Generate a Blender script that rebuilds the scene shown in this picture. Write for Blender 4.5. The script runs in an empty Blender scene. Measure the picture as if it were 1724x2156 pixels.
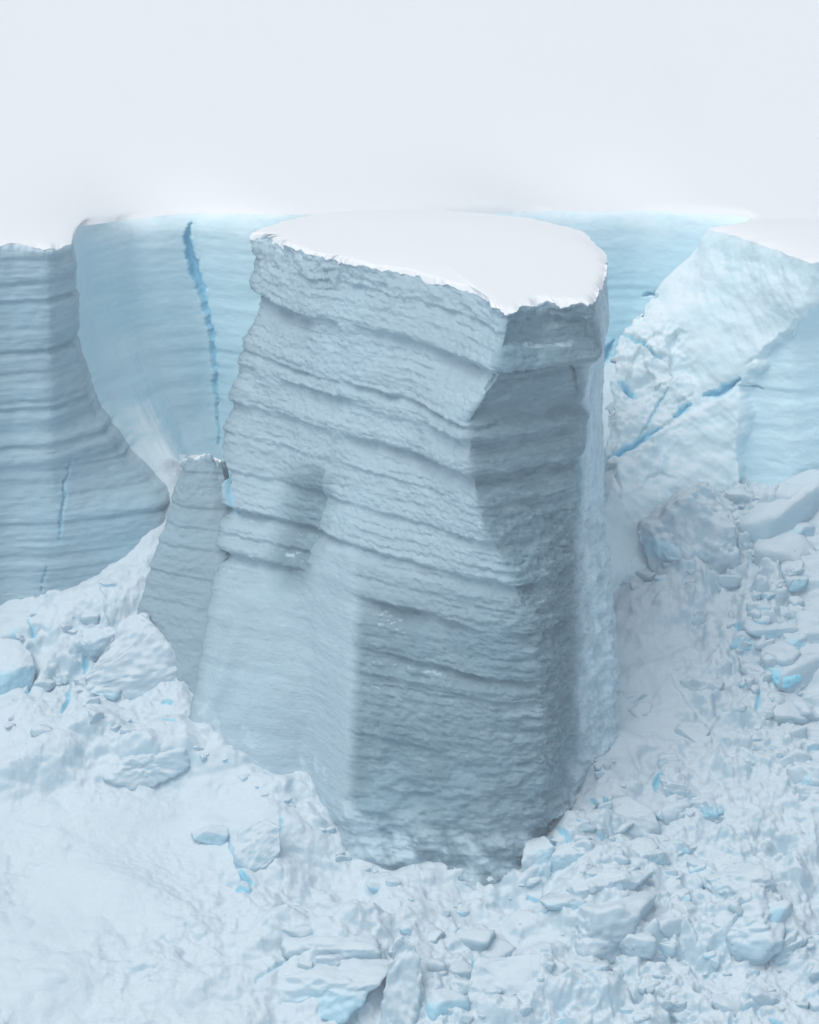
import bpy, math
import numpy as np
from mathutils import Vector

# ------------------------------------------------------------------ camera, sky, sun, exposure
S = bpy.context.scene
CAM = np.array([0.0, 0.0, 107.0]); PITCH = math.radians(-17.0); VFOV = math.radians(14.0)
cd = bpy.data.cameras.new('camera'); cam = bpy.data.objects.new('camera', cd)
S.collection.objects.link(cam)
cam.location = CAM; cam.rotation_euler = (math.pi/2 + PITCH, 0, 0)
cd.sensor_fit = 'VERTICAL'; cd.angle = VFOV; cd.clip_start = 1.0; cd.clip_end = 40000
S.camera = cam
S.render.resolution_x, S.render.resolution_y = 819, 1024

SUN_EL, SUN_AZ = math.radians(57), math.radians(-140)   # azimuth from +Y (behind the tower) towards +X
w = bpy.data.worlds.new('World'); S.world = w; w.use_nodes = True
nt = w.node_tree; bg = nt.nodes['Background']
sky = nt.nodes.new('ShaderNodeTexSky'); sky.sky_type = 'NISHITA'; sky.sun_disc = False
sky.sun_elevation = SUN_EL; sky.sun_rotation = SUN_AZ
sky.air_density = 1.0; sky.dust_density = 6.0; sky.ozone_density = 1.0
ov = nt.nodes.new('ShaderNodeMix'); ov.data_type = 'RGBA'         # an even overcast veil over the clear sky
ov.inputs[0].default_value = 0.72
ov.inputs[7].default_value = (6.0, 7.0, 7.95, 1)
nt.links.new(sky.outputs[0], ov.inputs[6]); nt.links.new(ov.outputs[2], bg.inputs[0])
bg.inputs[1].default_value = 0.062
sd = bpy.data.lights.new('sun', 'SUN'); sd.energy = 1.5; sd.angle = math.radians(46); sd.color = (1.0, 0.965, 0.93)
so = bpy.data.objects.new('sun', sd); S.collection.objects.link(so)
dv = Vector((math.sin(SUN_AZ)*math.cos(SUN_EL), math.cos(SUN_AZ)*math.cos(SUN_EL), math.sin(SUN_EL)))
so.rotation_euler = dv.to_track_quat('Z', 'Y').to_euler(); so.location = (0, 200, 160)
vs = S.view_settings; vs.view_transform = 'Standard'; vs.look = 'None'; vs.exposure = 0.3; vs.gamma = 1.0
vs.use_curve_mapping = False
S.render.engine = 'CYCLES'; S.cycles.volume_bounces = 3

# ------------------------------------------------------------------ helpers: camera geometry used to survey the photograph
T7 = math.tan(VFOV/2); CP, SP = math.cos(PITCH), math.sin(PITCH)
def ray(px, py):
    nx = (np.asarray(px, float)-862)/1077.5*T7; ny = (1077.5-np.asarray(py, float))/1077.5*T7
    return nx, CP - ny*SP, SP + ny*CP
def at(px, py, Y):
    x, y, z = ray(px, py); t = Y/y
    return np.array([x*t, Y, CAM[2]+z*t])
def atz(px, py, Z):
    x, y, z = ray(px, py); t = (Z-CAM[2])/z
    return np.array([x*t, y*t, Z])
def proj(P):
    d = P - CAM
    f = d[..., 1]*CP + d[..., 2]*SP; u = -d[..., 1]*SP + d[..., 2]*CP
    f = np.maximum(f, 1.0)
    return 862 + d[..., 0]/f/T7*1077.5, 1077.5 - u/f/T7*1077.5

# ------------------------------------------------------------------ helpers: noise
_rng = np.random.RandomState(7)
_G = _rng.normal(size=(32, 32, 32, 3)).astype(np.float32); _G /= np.linalg.norm(_G, axis=-1, keepdims=True)
_GF = _G.reshape(-1, 3)
def pn(x, y, z):
    x = np.asarray(x, np.float32); y = np.asarray(y, np.float32); z = np.asarray(z, np.float32)
    x, y, z = np.broadcast_arrays(x, y, z)
    xi = np.floor(x).astype(np.int32); yi = np.floor(y).astype(np.int32); zi = np.floor(z).astype(np.int32)
    xf = x-xi; yf = y-yi; zf = z-zi
    fu = lambda t: t*t*t*(t*(t*6-15)+10)
    u, v, w_ = fu(xf), fu(yf), fu(zf)
    out = 0
    for a in (0, 1):
        for b in (0, 1):
            for c in (0, 1):
                g = _GF[((((xi+a) & 31)*32 + ((yi+b) & 31))*32 + ((zi+c) & 31))]
                d = g[..., 0]*(xf-a) + g[..., 1]*(yf-b) + g[..., 2]*(zf-c)
                out = out + d*(u if a else 1-u)*(v if b else 1-v)*(w_ if c else 1-w_)
    return out*1.5
def fbm(x, y, z, o=4, gain=.5, ridge=False):
    s = 0; a = 1.0; f = 1.0
    for i in range(o):
        n = pn(x*f+i*7.3, y*f+i*3.1, z*f+i*5.7)
        if ridge: n = 1-2*np.abs(n)
        s = s + n*a; a *= gain; f *= 2.03
    return s
def voro(x, y, seed, jit=.9):
    xi = np.floor(x).astype(np.int64); yi = np.floor(y).astype(np.int64)
    def hsh(a, b, k):
        h = (a*374761393 + b*668265263 + (seed*17+k)*1442695041) & 0xffffffff
        h = ((h ^ (h >> 13))*1274126177) & 0xffffffff
        h = ((h ^ (h >> 15))*2246822519) & 0xffffffff
        return ((h ^ (h >> 16)) & 0xffff)/65535.0
    f1 = np.full(x.shape, 9.); f2 = np.full(x.shape, 9.); ci = np.zeros(x.shape, np.int64); cj = np.zeros(x.shape, np.int64)
    ox = np.zeros(x.shape); oy = np.zeros(x.shape)
    for a in (-1, 0, 1):
        for b in (-1, 0, 1):
            i = xi+a; j = yi+b
            dx = x-(i+.5+jit*(hsh(i, j, 1)-.5)); dy = y-(j+.5+jit*(hsh(i, j, 2)-.5))
            d = np.sqrt(dx*dx+dy*dy); m = d < f1
            f2 = np.where(m, f1, np.minimum(f2, d)); f1 = np.where(m, d, f1)
            ci = np.where(m, i, ci); cj = np.where(m, j, cj); ox = np.where(m, dx, ox); oy = np.where(m, dy, oy)
    return f1, f2, hsh(ci, cj, 3), hsh(ci, cj, 4), hsh(ci, cj, 5), ox, oy
def sst(a, b, x):
    t = np.clip((x-a)/(b-a), 0, 1); return t*t*(3-2*t)
def gsm(A, s, ax):
    if s <= 0: return A
    r = int(3*s)+1; k = np.exp(-.5*(np.arange(-r, r+1)/s)**2); k /= k.sum()
    pad = [(0, 0)]*A.ndim; pad[ax] = (r, r)
    B = np.pad(A, pad, mode='edge'); n = A.shape[ax]; out = 0
    for i, q in enumerate(k):
        sl = [slice(None)]*A.ndim; sl[ax] = slice(i, i+n); out = out + q*B[tuple(sl)]
    return out
def pdist(px, py, poly):
    best = np.full(px.shape, 1e9); tt = np.zeros(px.shape); side = np.zeros(px.shape)
    n = len(poly)-1
    for i in range(n):
        ax, ay = poly[i]; bx, by = poly[i+1]; ex, ey = bx-ax, by-ay; L = ex*ex+ey*ey
        t = np.clip(((px-ax)*ex+(py-ay)*ey)/L, 0, 1)
        d = np.hypot(px-ax-t*ex, py-ay-t*ey); m = d < best
        best = np.where(m, d, best); tt = np.where(m, (i+t)/n, tt)
        side = np.where(m, ex*(py-ay)-ey*(px-ax), side)
    return best, tt, side
def inpoly(px, py, poly):
    c = np.zeros(px.shape, bool); n = len(poly)
    for i in range(n):
        x1, y1 = poly[i]; x2, y2 = poly[(i+1) % n]
        if y1 == y2: continue
        m = ((y1 > py) != (y2 > py)) & (px < (x2-x1)*(py-y1)/(y2-y1)+x1); c ^= m
    return c
def pmask(px, py, poly, soft):
    d, _, _ = pdist(px, py, list(poly)+[poly[0]]); ins = inpoly(px, py, poly)
    return sst(-soft, soft, np.where(ins, d, -d))
def gnormals(P):
    du = np.gradient(P, axis=0); dv_ = np.gradient(P, axis=1)
    n = np.cross(du, dv_); n /= np.maximum(np.linalg.norm(n, axis=-1, keepdims=True), 1e-9)
    return n

# ------------------------------------------------------------------ helpers: objects
COL = S.collection
def thing(name, label, cat, loc, group=None):
    o = bpy.data.objects.new(name, None); COL.objects.link(o); o.location = loc
    o.empty_display_size = 1.0
    tag(o, label, cat, group); return o
def tag(o, label, cat, group=None):
    o['label'] = label; o['category'] = cat
    if group: o['group'] = group
def mesh_obj(name, V, F, mat, parent=None, origin=None, attrs=None):
    V = np.asarray(V, np.float32).reshape(-1, 3); F = np.asarray(F, np.int32)
    if parent is not None: V = V - np.array(parent.location, np.float32)
    elif origin is not None: V = V - np.array(origin, np.float32)
    me = bpy.data.meshes.new(name); n, k = F.shape
    me.vertices.add(len(V)); me.vertices.foreach_set('co', V.ravel())
    me.loops.add(n*k); me.loops.foreach_set('vertex_index', F.ravel())
    me.polygons.add(n); me.polygons.foreach_set('loop_start', np.arange(0, n*k, k, dtype=np.int32))
    me.polygons.foreach_set('use_smooth', np.ones(n, bool))
    for an, av in (attrs or {}).items():
        a = me.attributes.new(an, 'FLOAT', 'POINT'); a.data.foreach_set('value', np.asarray(av, np.float32).ravel())
    me.update(calc_edges=True); me.validate()
    me.materials.append(mat)
    o = bpy.data.objects.new(name, me); COL.objects.link(o)
    if parent is not None: o.parent = parent
    elif origin is not None: o.location = origin
    return o
def gfaces(nu, nv, flip=False, wrap=False):
    i = np.arange(nu if wrap else nu-1)[:, None]; j = np.arange(nv-1)[None, :]
    i2 = (i+1) % nu
    a = i*nv+j; b = i2*nv+j; c = i2*nv+j+1; d = i*nv+j+1
    F = np.stack([a+0*b, d+0*b, c, b], -1).reshape(-1, 4)
    return F[:, ::-1] if flip else F

def zplat(X, Y):                              # lie of the snow plateau: gentle plane with a hollow at the head of the left bay
    return 37.5-.06*np.clip(X, -60, 60)+.03*np.minimum(Y-300, 600)-1.5*np.exp(-((X+19)/5.5)**2-((Y-301)/9.)**2)-1.7*np.exp(-((X-13)/8.)**2-((Y-314)/10.)**2)
def curtain(ridges, zbot, ds, dz, dens=None, su=3, sv=2, snap=None):
    """a wall hung between surveyed ridge lines; returns P[nu,nv,3], rows from top to bottom"""
    R = []
    for r in ridges:
        if snap is not None:
            x, y, z = ray(*r[0][:2]); Y0 = r[0][2]
            for _ in range(12):
                Z0 = snap(x/y*Y0, Y0); Y0 = .5*Y0+.5*(Z0-CAM[2])/(z/y)
            r = [(p[0], p[1], p[2]+Y0-r[0][2]) for p in r]
        q = np.array([at(*p) for p in r]); q = q[np.argsort(-q[:, 2])]; R.append(q)
    hmax = max(q[0, 2] for q in R)-zbot; nv = int(hmax/dz)
    v = np.linspace(0, 1, nv); K = np.zeros((len(R), nv, 3))
    for k, q in enumerate(R):
        z = q[0, 2]+v*(zbot-q[0, 2])
        for c in (0, 1): K[k, :, c] = np.interp(-z, -q[:, 2], q[:, c])
        K[k, :, 2] = z
    seg = np.linalg.norm(np.diff(K[:, ::8], axis=0), axis=-1).mean(1)
    if dens is None: dens = [1]*len(seg)
    us = [0.0]
    for k, L in enumerate(seg):
        n = max(2, int(L/ds*dens[k])); us += list(k+np.arange(1, n+1)/n)
    us = np.array(us); k = np.minimum(us.astype(int), len(R)-2); f = (us-k)[:, None, None]
    P = K[k]*(1-f)+K[k+1]*f
    return gsm(gsm(P, su, 0), sv, 1), us

# ------------------------------------------------------------------ materials
def ice_material(name, snow, firn, blue, strata=0.0, bump=.4, slope=(.42, .72), rough=.62, grain=1.0):
    m = bpy.data.materials.new(name); m.use_nodes = True; t = m.node_tree; N = t.nodes; L = t.links
    b = N['Principled BSDF']; b.inputs['Roughness'].default_value = rough
    b.inputs['Specular IOR Level'].default_value = .25; b.inputs['IOR'].default_value = 1.31
    g = N.new('ShaderNodeNewGeometry')
    def noise(scale, vec, det=5, ro=.55):
        n = N.new('ShaderNodeTexNoise'); n.inputs['Scale'].default_value = scale; n.inputs['Detail'].default_value = det
        n.inputs['Roughness'].default_value = ro; L.new(vec, n.inputs['Vector']); return n.outputs['Fac']
    def maps(sx, sy, sz):
        mp = N.new('ShaderNodeMapping'); mp.inputs['Scale'].default_value = (sx, sy, sz)
        L.new(g.outputs['Position'], mp.inputs['Vector']); return mp.outputs[0]
    def math_(op, a, bb, cl=False):
        q = N.new('ShaderNodeMath'); q.operation = op; q.use_clamp = cl
        for i, s in enumerate((a, bb)):
            if isinstance(s, (int, float)): q.inputs[i].default_value = s
            elif s is not None: L.new(s, q.inputs[i])
        return q.outputs[0]
    def mix(f, a, c):
        q = N.new('ShaderNodeMix'); q.data_type = 'RGBA'
        L.new(f, q.inputs[0])
        for i, s in ((6, a), (7, c)):
            if isinstance(s, tuple): q.inputs[i].default_value = (*s, 1)
            else: L.new(s, q.inputs[i])
        return q.outputs[2]
    def rng(v, a, c, lo=0, hi=1):
        q = N.new('ShaderNodeMapRange'); q.interpolation_type = 'SMOOTHSTEP'
        q.inputs[1].default_value = a; q.inputs[2].default_value = c; q.inputs[3].default_value = lo; q.inputs[4].default_value = hi
        L.new(v, q.inputs[0]); return q.outputs[0]
    sep = N.new('ShaderNodeSeparateXYZ'); L.new(g.outputs['Normal'], sep.inputs[0])
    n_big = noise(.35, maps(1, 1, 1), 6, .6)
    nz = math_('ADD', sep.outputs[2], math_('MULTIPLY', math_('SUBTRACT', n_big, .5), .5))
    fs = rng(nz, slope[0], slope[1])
    col = firn
    if strata:
        lam = noise(1.0, maps(.05, .05, 1.7), 5, .6)
        fl = rng(lam, .40, .66)
        dark = tuple(c*(1-strata*k) for c, k in zip(firn, (1.0, .75, .6)))
        col = mix(fl, firn, dark)
        lam2 = noise(1.0, maps(.22, .22, 6.0), 3, .6)
        fl2 = math_('MULTIPLY', rng(lam2, .5, .72), .45)
        col = mix(fl2, col, tuple(min(1, c*1.06) for c in firn))
    patch = math_('MULTIPLY', rng(noise(.12, maps(1, 1, 1), 4), .48, .7), .35)
    at_ = N.new('ShaderNodeAttribute'); at_.attribute_name = 'fresh'
    rime_and_light = N.new('ShaderNodeAttribute'); rime_and_light.attribute_name = 'rime_and_light'  # snow cover, and pale tones painted for light and mist
    col = mix(patch, col, tuple(a*.6+c*.4 for a, c in zip(firn, blue)))
    fs = math_('MAXIMUM', fs, rime_and_light.outputs['Fac'])
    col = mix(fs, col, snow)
    col = mix(math_('MINIMUM', at_.outputs['Fac'], 1.0), col, blue)
    L.new(col, b.inputs['Base Color'])
    h = noise(2.2*grain, maps(1, 1, 1.8), 8, .66)
    h2 = noise(9*grain, maps(1, 1, 1), 4, .6)
    h3 = noise(24*grain, maps(1, 1, 1.5), 3, .6)
    hs = math_('ADD', math_('ADD', math_('MULTIPLY', h, .18), math_('MULTIPLY', h2, .08)), math_('MULTIPLY', h3, .02))
    if strata:
        hl = noise(1.0, maps(.35, .35, 7.5), 5, .6)
        hs = math_('ADD', hs, math_('MULTIPLY', hl, .10))
    bp = N.new('ShaderNodeBump'); bp.inputs['Strength'].default_value = bump; bp.inputs['Distance'].default_value = 1.0
    L.new(hs, bp.inputs['Height']); L.new(bp.outputs[0], b.inputs['Normal'])
    return m
SNOW = (.88, .90, .925)
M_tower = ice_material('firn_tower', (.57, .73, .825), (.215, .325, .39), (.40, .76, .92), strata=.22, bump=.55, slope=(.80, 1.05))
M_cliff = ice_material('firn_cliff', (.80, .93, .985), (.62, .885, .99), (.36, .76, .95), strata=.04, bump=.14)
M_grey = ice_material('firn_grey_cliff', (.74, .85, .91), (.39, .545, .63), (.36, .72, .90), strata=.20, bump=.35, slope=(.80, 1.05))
M_but = ice_material('broken_firn', (.77, .885, .945), (.70, .90, .97), (.34, .76, .95), bump=.30)
M_talus = ice_material('talus_snow', (.62, .72, .785), (.46, .61, .70), (.30, .70, .88), bump=.40, slope=(.10, .70))
M_snow = ice_material('fresh_snow', SNOW, (.80, .86, .91), (.5, .7, .85), bump=.10, slope=(.3, .6))

# ------------------------------------------------------------------ glacier front: plan ridges surveyed as (column, row, distance)
W = [
 [(-500, 524, 278), (-500, 1500, 275)],
 [(-150, 520, 283), (-150, 1500, 280)],
 [(20, 516, 286), (20, 900, 286), (10, 1400, 285)],
 [(100, 520, 287.5), (105, 800, 288), (110, 1100, 287), (60, 1400, 286)],
 [(152, 512, 289.5), (165, 620, 290.5), (158, 720, 291), (195, 850, 292), (245, 935, 292), (300, 1000, 292), (350, 1060, 291), (360, 1300, 290)],
 [(157, 492, 296), (170, 620, 298), (172, 720, 299), (225, 850, 300), (290, 930, 300), (362, 1010, 298), (385, 1100, 296), (390, 1300, 294)],
 [(165, 474, 303), (190, 620, 305), (215, 720, 305), (270, 850, 305), (340, 930, 304), (395, 1010, 302), (425, 1100, 300), (430, 1300, 298)],
 [(280, 463, 305), (300, 700, 305.5), (370, 900, 306), (430, 1050, 305), (470, 1300, 303)],
 [(405, 452, 307), (450, 870, 308), (500, 1100, 307), (520, 1300, 306)],
 [(600, 455, 309), (620, 1300, 309)],
 [(850, 452, 311), (850, 1300, 311)],
 [(1150, 447, 314), (1150, 1200, 313)],
 [(1350, 446, 316), (1330, 700, 316), (1310, 1200, 315)],
 [(1572, 453, 320), (1520, 700, 319), (1450, 1200, 316)],
 [(1532, 466, 311), (1450, 600, 311), (1380, 700, 310), (1340, 800, 308), (1310, 1200, 302)],
 [(1488, 478, 303.5), (1405, 578, 303.5), (1345, 640, 303), (1300, 705, 301), (1280, 800, 298), (1265, 960, 294), (1230, 1200, 288)],
 [(1570, 503, 300), (1490, 640, 300), (1420, 760, 299), (1400, 900, 296.5), (1390, 1000, 294), (1380, 1200, 290)],
 [(1640, 528, 298.5), (1600, 680, 298.5), (1562, 780, 298.5), (1555, 1000, 298), (1550, 1200, 297)],
 [(1712, 552, 297.5), (1690, 640, 297.5), (1670, 720, 298.5), (1670, 1000, 298.5), (1670, 1200, 298)],
 [(1800, 540, 297.5), (1800, 1200, 298)],
 [(2250, 560, 290), (2250, 1300, 288)],
]
NW = len(W)
Pc, uc = curtain(W, -4.0, .11, .11, dens=[.35, .8, 1, 1, .8, .6, 1, 1, 1, .35, .35, .9, 1, .4, .6, 1, 1, 1, 1, .5], su=5, sv=2, snap=zplat)
def carve(P, disp, fresh, px, py, poly, wid, dep, blue=1.0, wob=5.0, taper=True):
    bx0 = min(p[0] for p in poly)-60; bx1 = max(p[0] for p in poly)+60
    by0 = min(p[1] for p in poly)-60; by1 = max(p[1] for p in poly)+60
    m = (px > bx0) & (px < bx1) & (py > by0) & (py < by1)
    if not m.any(): return
    x = px[m]; y = py[m]; q = P[m]
    x = x + wob*pn(q[:, 0]*1.3, q[:, 2]*1.3, 3.3) + .5*wob*pn(q[:, 0]*4, q[:, 2]*4, 9.3)
    y = y + wob*pn(q[:, 0]*1.3, q[:, 2]*1.3, 8.1) + .5*wob*pn(q[:, 0]*4, q[:, 2]*4, 5.3)
    d, t, _ = pdist(x, y, poly); d = d*1.3; blue = blue*.88
    if np.ndim(wid): ww = np.interp(t, np.linspace(0, 1, len(wid)), wid)
    else: ww = wid*(np.sin(np.pi*np.clip(t, .03, .97))**.5 if taper else 1)
    k = 1-sst(ww*.45, ww*1.15+1.0, d)
    disp[m] -= np.minimum(dep, .065*ww+.12)*k; fresh[m] = np.maximum(fresh[m], blue*(1-sst(ww*.2, ww*1.7+3, d)))

def build_front():
    P = Pc.copy(); n = gnormals(P)
    if n[len(uc)//4, 50, 1] > 0: n = -n
    px, py = proj(P); X, Y, Z = P[..., 0], P[..., 1], P[..., 2]
    u = uc[:, None]+0*X
    s = (np.cumsum(np.r_[0, np.linalg.norm(np.diff(P[:, 40], axis=0), axis=-1)]))[:, None]+0*X
    fresh = np.zeros(X.shape); rime_and_light = np.zeros(X.shape); d = np.zeros(X.shape)
    left = 1-sst(4.0, 5.2, u); right = sst(14.0, 15.2, u); back = (1-left)*(1-right)
    depth_top = P[:, :1, 2]-Z
    # bedding of the grey headland and faint bedding of the back wall
    zz = Z+.35*pn(s*.07, Z*.05, 2.2)
    band = pn(0*s+.5, s*.025, zz*.42)*.7+pn(0*s+9.5, s*.05, zz*1.2)*.3
    d += left*(-.28*sst(.0, .45, band)+.05*fbm(s*.12, 1.7, zz*2.4, 4))
    for k, (yy, a_) in enumerate(((600, .35), (640, .25), (745, .30), (790, .14), (850, .30), (868, .2), (945, .35), (1000, .2), (1052, .16), (1105, .3), (1170, .2))):
        h = Z+.10*pn(s*.12, yy, .5)+.05*fbm(s*.9, Z, yy, 3)-at(80, yy, 287)[2]
        d -= left*a_*1.2*np.where(h > 0, 1-sst(0, .10, h), 1-sst(0, .75, -h))*np.clip(.8+1.2*pn(s*.12+yy, 2.2, .5), 0, 1.5)
    d += left*(.07*fbm(X*.9, Y*.9, Z*2.6, 4)+.05*fbm(s*.3, 2.2, zz*5., 3))
    d += back*(.03*fbm(s*.12, 4.1, zz*1.4, 4)+.025*fbm(X*1.2, Y*1.2, Z*2.2, 4)-.07*sst(.1, .5, pn(7.7, s*.03, Z*.6)))
    d += back*.18*fbm(X*.12+.5, Y*.12, Z*.10, 3)
    # slanting fall streaks on the back wall, left
    st = pmask(px, py, [(175, 690), (330, 700), (440, 900), (420, 1020), (340, 960)], 40)
    d += st*.16*fbm((px*.9-py*.42)*.045, py*.004, 2.0, 3)
    # buttress on the right: lumpy broken snow, smooth blue wall underneath
    nw = 16*fbm(Z*.35, s*.35, 6.1, 4, .6); wall = pmask(px+nw, py+nw, [(1576, 775), (1640, 715), (1724, 640), (1900, 560), (2300, 560), (2300, 1300), (1540, 1300), (1556, 1000)], 9)*right
    lump = right*(1-wall)*sst(.3, 1.4, depth_top)
    f1, f2, r1, r2, r3, ox, oy = voro(s*.42+.25*pn(s*.8, Z*.8, 1.), Z*.42+.25*pn(s*.8, Z*.8, 4.), 3)
    facet = (r1-.5)*.9+(ox*(r2-.5)+oy*(r3-.5))*1.6
    rub = lump*pmask(px, py, [(1240, 690), (1330, 620), (1440, 700), (1460, 830), (1400, 1000), (1240, 1050)], 50)
    d += rub*(.65*facet+.5*fbm(X*.6, Y*.6, Z*.6, 5, .6))
    d += lump*(.50*fbm(X*.22, Y*.22, Z*.26, 4, .45)+.10*fbm((s-Z)*.25, (s+Z)*.9, 1.5, 4))
    d -= wall*.9
    d += wall*(.05*fbm(s*.2, 4.1, zz*.9, 3)+.10*fbm(X*.2, Y*.2, Z*.2, 2))
    fresh = np.maximum(fresh, wall*.12)
    # a drop block below the smooth wall
    slab = pmask(px, py, [(1290, 975), (1395, 905), (1545, 818), (1562, 830), (1556, 960), (1520, 1300), (1200, 1300)], 8)
    d += slab*(.7+.5*fbm(X*.25, Y*.25, Z*.25, 4))
    for poly, wd, dp, bl in [
        ([(402, 466), (395, 500), (408, 560), (432, 640), (448, 720), (452, 800), (456, 880), (462, 935)], [1.5, 10, 12, 8.5, 6, 3.5, 2.5, 1.2], 2.6, 1.0),
        ([(155, 960), (140, 1020), (130, 1090), (126, 1140)], 2.6, 1.1, .7),
        ([(100, 1190), (84, 1250)], 2, .8, .5),
        ([(1276, 965), (1330, 940), (1388, 905)], 8, 1.6, 1.0),
        ([(1415, 880), (1455, 850)], 8, 1.4, .9),
        ([(1480, 830), (1510, 828), (1556, 800)], 11, 1.6, .85),
        ([(1556, 812), (1600, 822)], 3, .5, .6),
        ([(1308, 705), (1350, 722), (1390, 758)], 4, .9, .8),
        ([(1290, 715), (1272, 755), (1265, 785)], 9, 1.8, .95),
        ([(1300, 800), (1325, 815), (1340, 830)], 8, 1.1, .8),
        ([(1405, 820), (1370, 880), (1345, 920)], 5, .7, .35),
        ([(1350, 622), (1385, 618)], 6, .8, .5)]:
        carve(P, d, fresh, px, py, poly, wd, dp, bl)
    d -= back*sst(6.2, 7.2, u)*.7*np.exp(-depth_top/.6)
    d += wall*(-.10*sst(.1, .5, pn(3.1, s*.03, Z*.7))+.07*fbm(s*.6, 2.1, Z*1.4, 4, .55))
    # snow lip: ragged, rolling into the plateau
    lip = np.exp(-depth_top/.8)
    d += lip*(.45*fbm(s*.5, 7.7, Z*.3, 4, .6))*(left*(1-sst(3.2, 3.9, u))+.35*back*sst(7, 7.6, u)+.5*right)
    P = P+n*d[..., None]
    P[..., 2] += (np.exp(-depth_top/.25)*(.25*fbm(s*.45, 3.3, .5, 4, .6)))*(left*(1-sst(3.2, 3.9, u))+.3*back*sst(7, 7.6, u)+.4*right)
    rime_and_light = np.maximum(np.clip(np.exp(-depth_top/(.35+1.6*back))*(1+.5*fbm(s*.4, 1.2, Z*1.5, 4)), 0, 1)*.9, lump*(.30+.25*sst(-.4, .6, fbm(X*.4, Y*.4, Z*.5, 4))))  # long fade on the back wall paints mist into its brink
    rime_and_light = np.maximum(rime_and_light, st*.35)
    rime_and_light = np.maximum(rime_and_light, .45*sst(3.7, 4.5, u)*(1-sst(5.6, 6.4, u))*(.7+.6*fbm(X*.5, Y*.5, Z*.5, 3)))
    rime_and_light = np.clip(rime_and_light, 0, 1)*(1-np.minimum(fresh, 1))
    return P, fresh, rime_and_light
Pf, fr_f, ri_f = build_front()

def cut_curtain(name, P, fresh, rime_and_light, i0, i1, bounds, mat, parent, part):
    """rows between bounds become one bed each"""
    for a, b in zip(bounds[:-1], bounds[1:]):
        q = P[i0:i1+1, a:b+1]
        mesh_obj(part, q, gfaces(q.shape[0], q.shape[1], flip=FLIP), mat, parent,
                 attrs={'fresh': fresh[i0:i1+1, a:b+1], 'rime_and_light': rime_and_light[i0:i1+1, a:b+1]})
FLIP = False
def idx(u, val): return int(np.argmin(np.abs(u-val)))
nvc = Pf.shape[1]
t1 = thing('ice_cliff', 'grey-blue layered ice cliff headland rising at the left edge of the picture', 'ice cliff', tuple(at(40, 1290, 278)), None)
t2 = thing('ice_cliff', 'pale blue far ice wall with a long deep crack, behind the tower', 'ice cliff', tuple(at(420, 1000, 309)), None)
t3 = thing('ice_cliff', 'broken snowy ice buttress with a smooth blue lower wall, right of the tower', 'ice cliff', tuple(at(1560, 1000, 289)), None)
i1, i2 = idx(uc, 4.6), idx(uc, 14.0)
bl = [0]+[int(nvc*k) for k in (.055, .17, .245, .36, .47, .60)]+[nvc-1]
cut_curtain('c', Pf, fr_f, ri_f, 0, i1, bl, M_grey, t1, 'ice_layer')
cut_curtain('c', Pf, fr_f, ri_f, i1, i2, [0, int(nvc*.13), int(nvc*.36), nvc-1], M_cliff, t2, 'ice_layer')
cut_curtain('c', Pf, fr_f, ri_f, i2, len(uc)-1, [0, nvc-1], M_but, t3, 'ice_face')

# ------------------------------------------------------------------ snow plateau, from the brink to the horizon
def build_plateau():
    E = Pf[::2, 0]; u = uc[::2]
    ang = np.interp(u, [0, 1, 2, 4, 12.75, 13.25, 15, 20], [-75, -40, -6, 0, 0, 80, 86, 84]); ang = np.radians(ang)
    D = np.stack([np.sin(ang), np.cos(ang), 0*ang], -1)
    o = np.r_[0, .15, .35, .6, 1, 1.6, 2.4, 3.5, 5, 7, 10, 14, 20, 28, 40, 60, 90, 140, 220, 400, 900, 2500, 8000, 20000]
    Ex = gsm(E, 12, 0); P = (E[:, None]*(1-sst(0, 2.5, o))[None, :, None]+Ex[:, None]*sst(0, 2.5, o)[None, :, None])+D[:, None]*o[None, :, None]
    Es = gsm(E[:, 2], 25, 0)
    rise = .32*(1-np.exp(-o/1.3))
    und = .22*fbm(P[..., 0]*.03, P[..., 1]*.03, 1.1, 3)*sst(308, 345, P[..., 1])
    zp = zplat(P[..., 0], P[..., 1])+rise[None]*(1-np.exp(-((u-13.5)/1.0)**2))[:, None]
    res = (E[:, 2]-zplat(E[:, 0], E[:, 1]))[:, None]; ress = gsm(res, 10, 0)
    k1 = np.exp(-o/.3)[None]; k2 = np.exp(-o/.9)[None]
    P[..., 2] = zp+und+res*k1+ress*(1-k1)*k2
    n1, n2 = P.shape[:2]
    ob = mesh_obj('snow_plateau', P, gfaces(n1, n2, flip=True), M_snow, origin=(0, 340, 38),
                  attrs={'fresh': np.zeros((n1, n2)), 'rime_and_light': np.ones((n1, n2))})
    ob['kind'] = 'structure'; ob['label'] = 'smooth white snow plateau running back from the cliff edge'
build_plateau()

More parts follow.
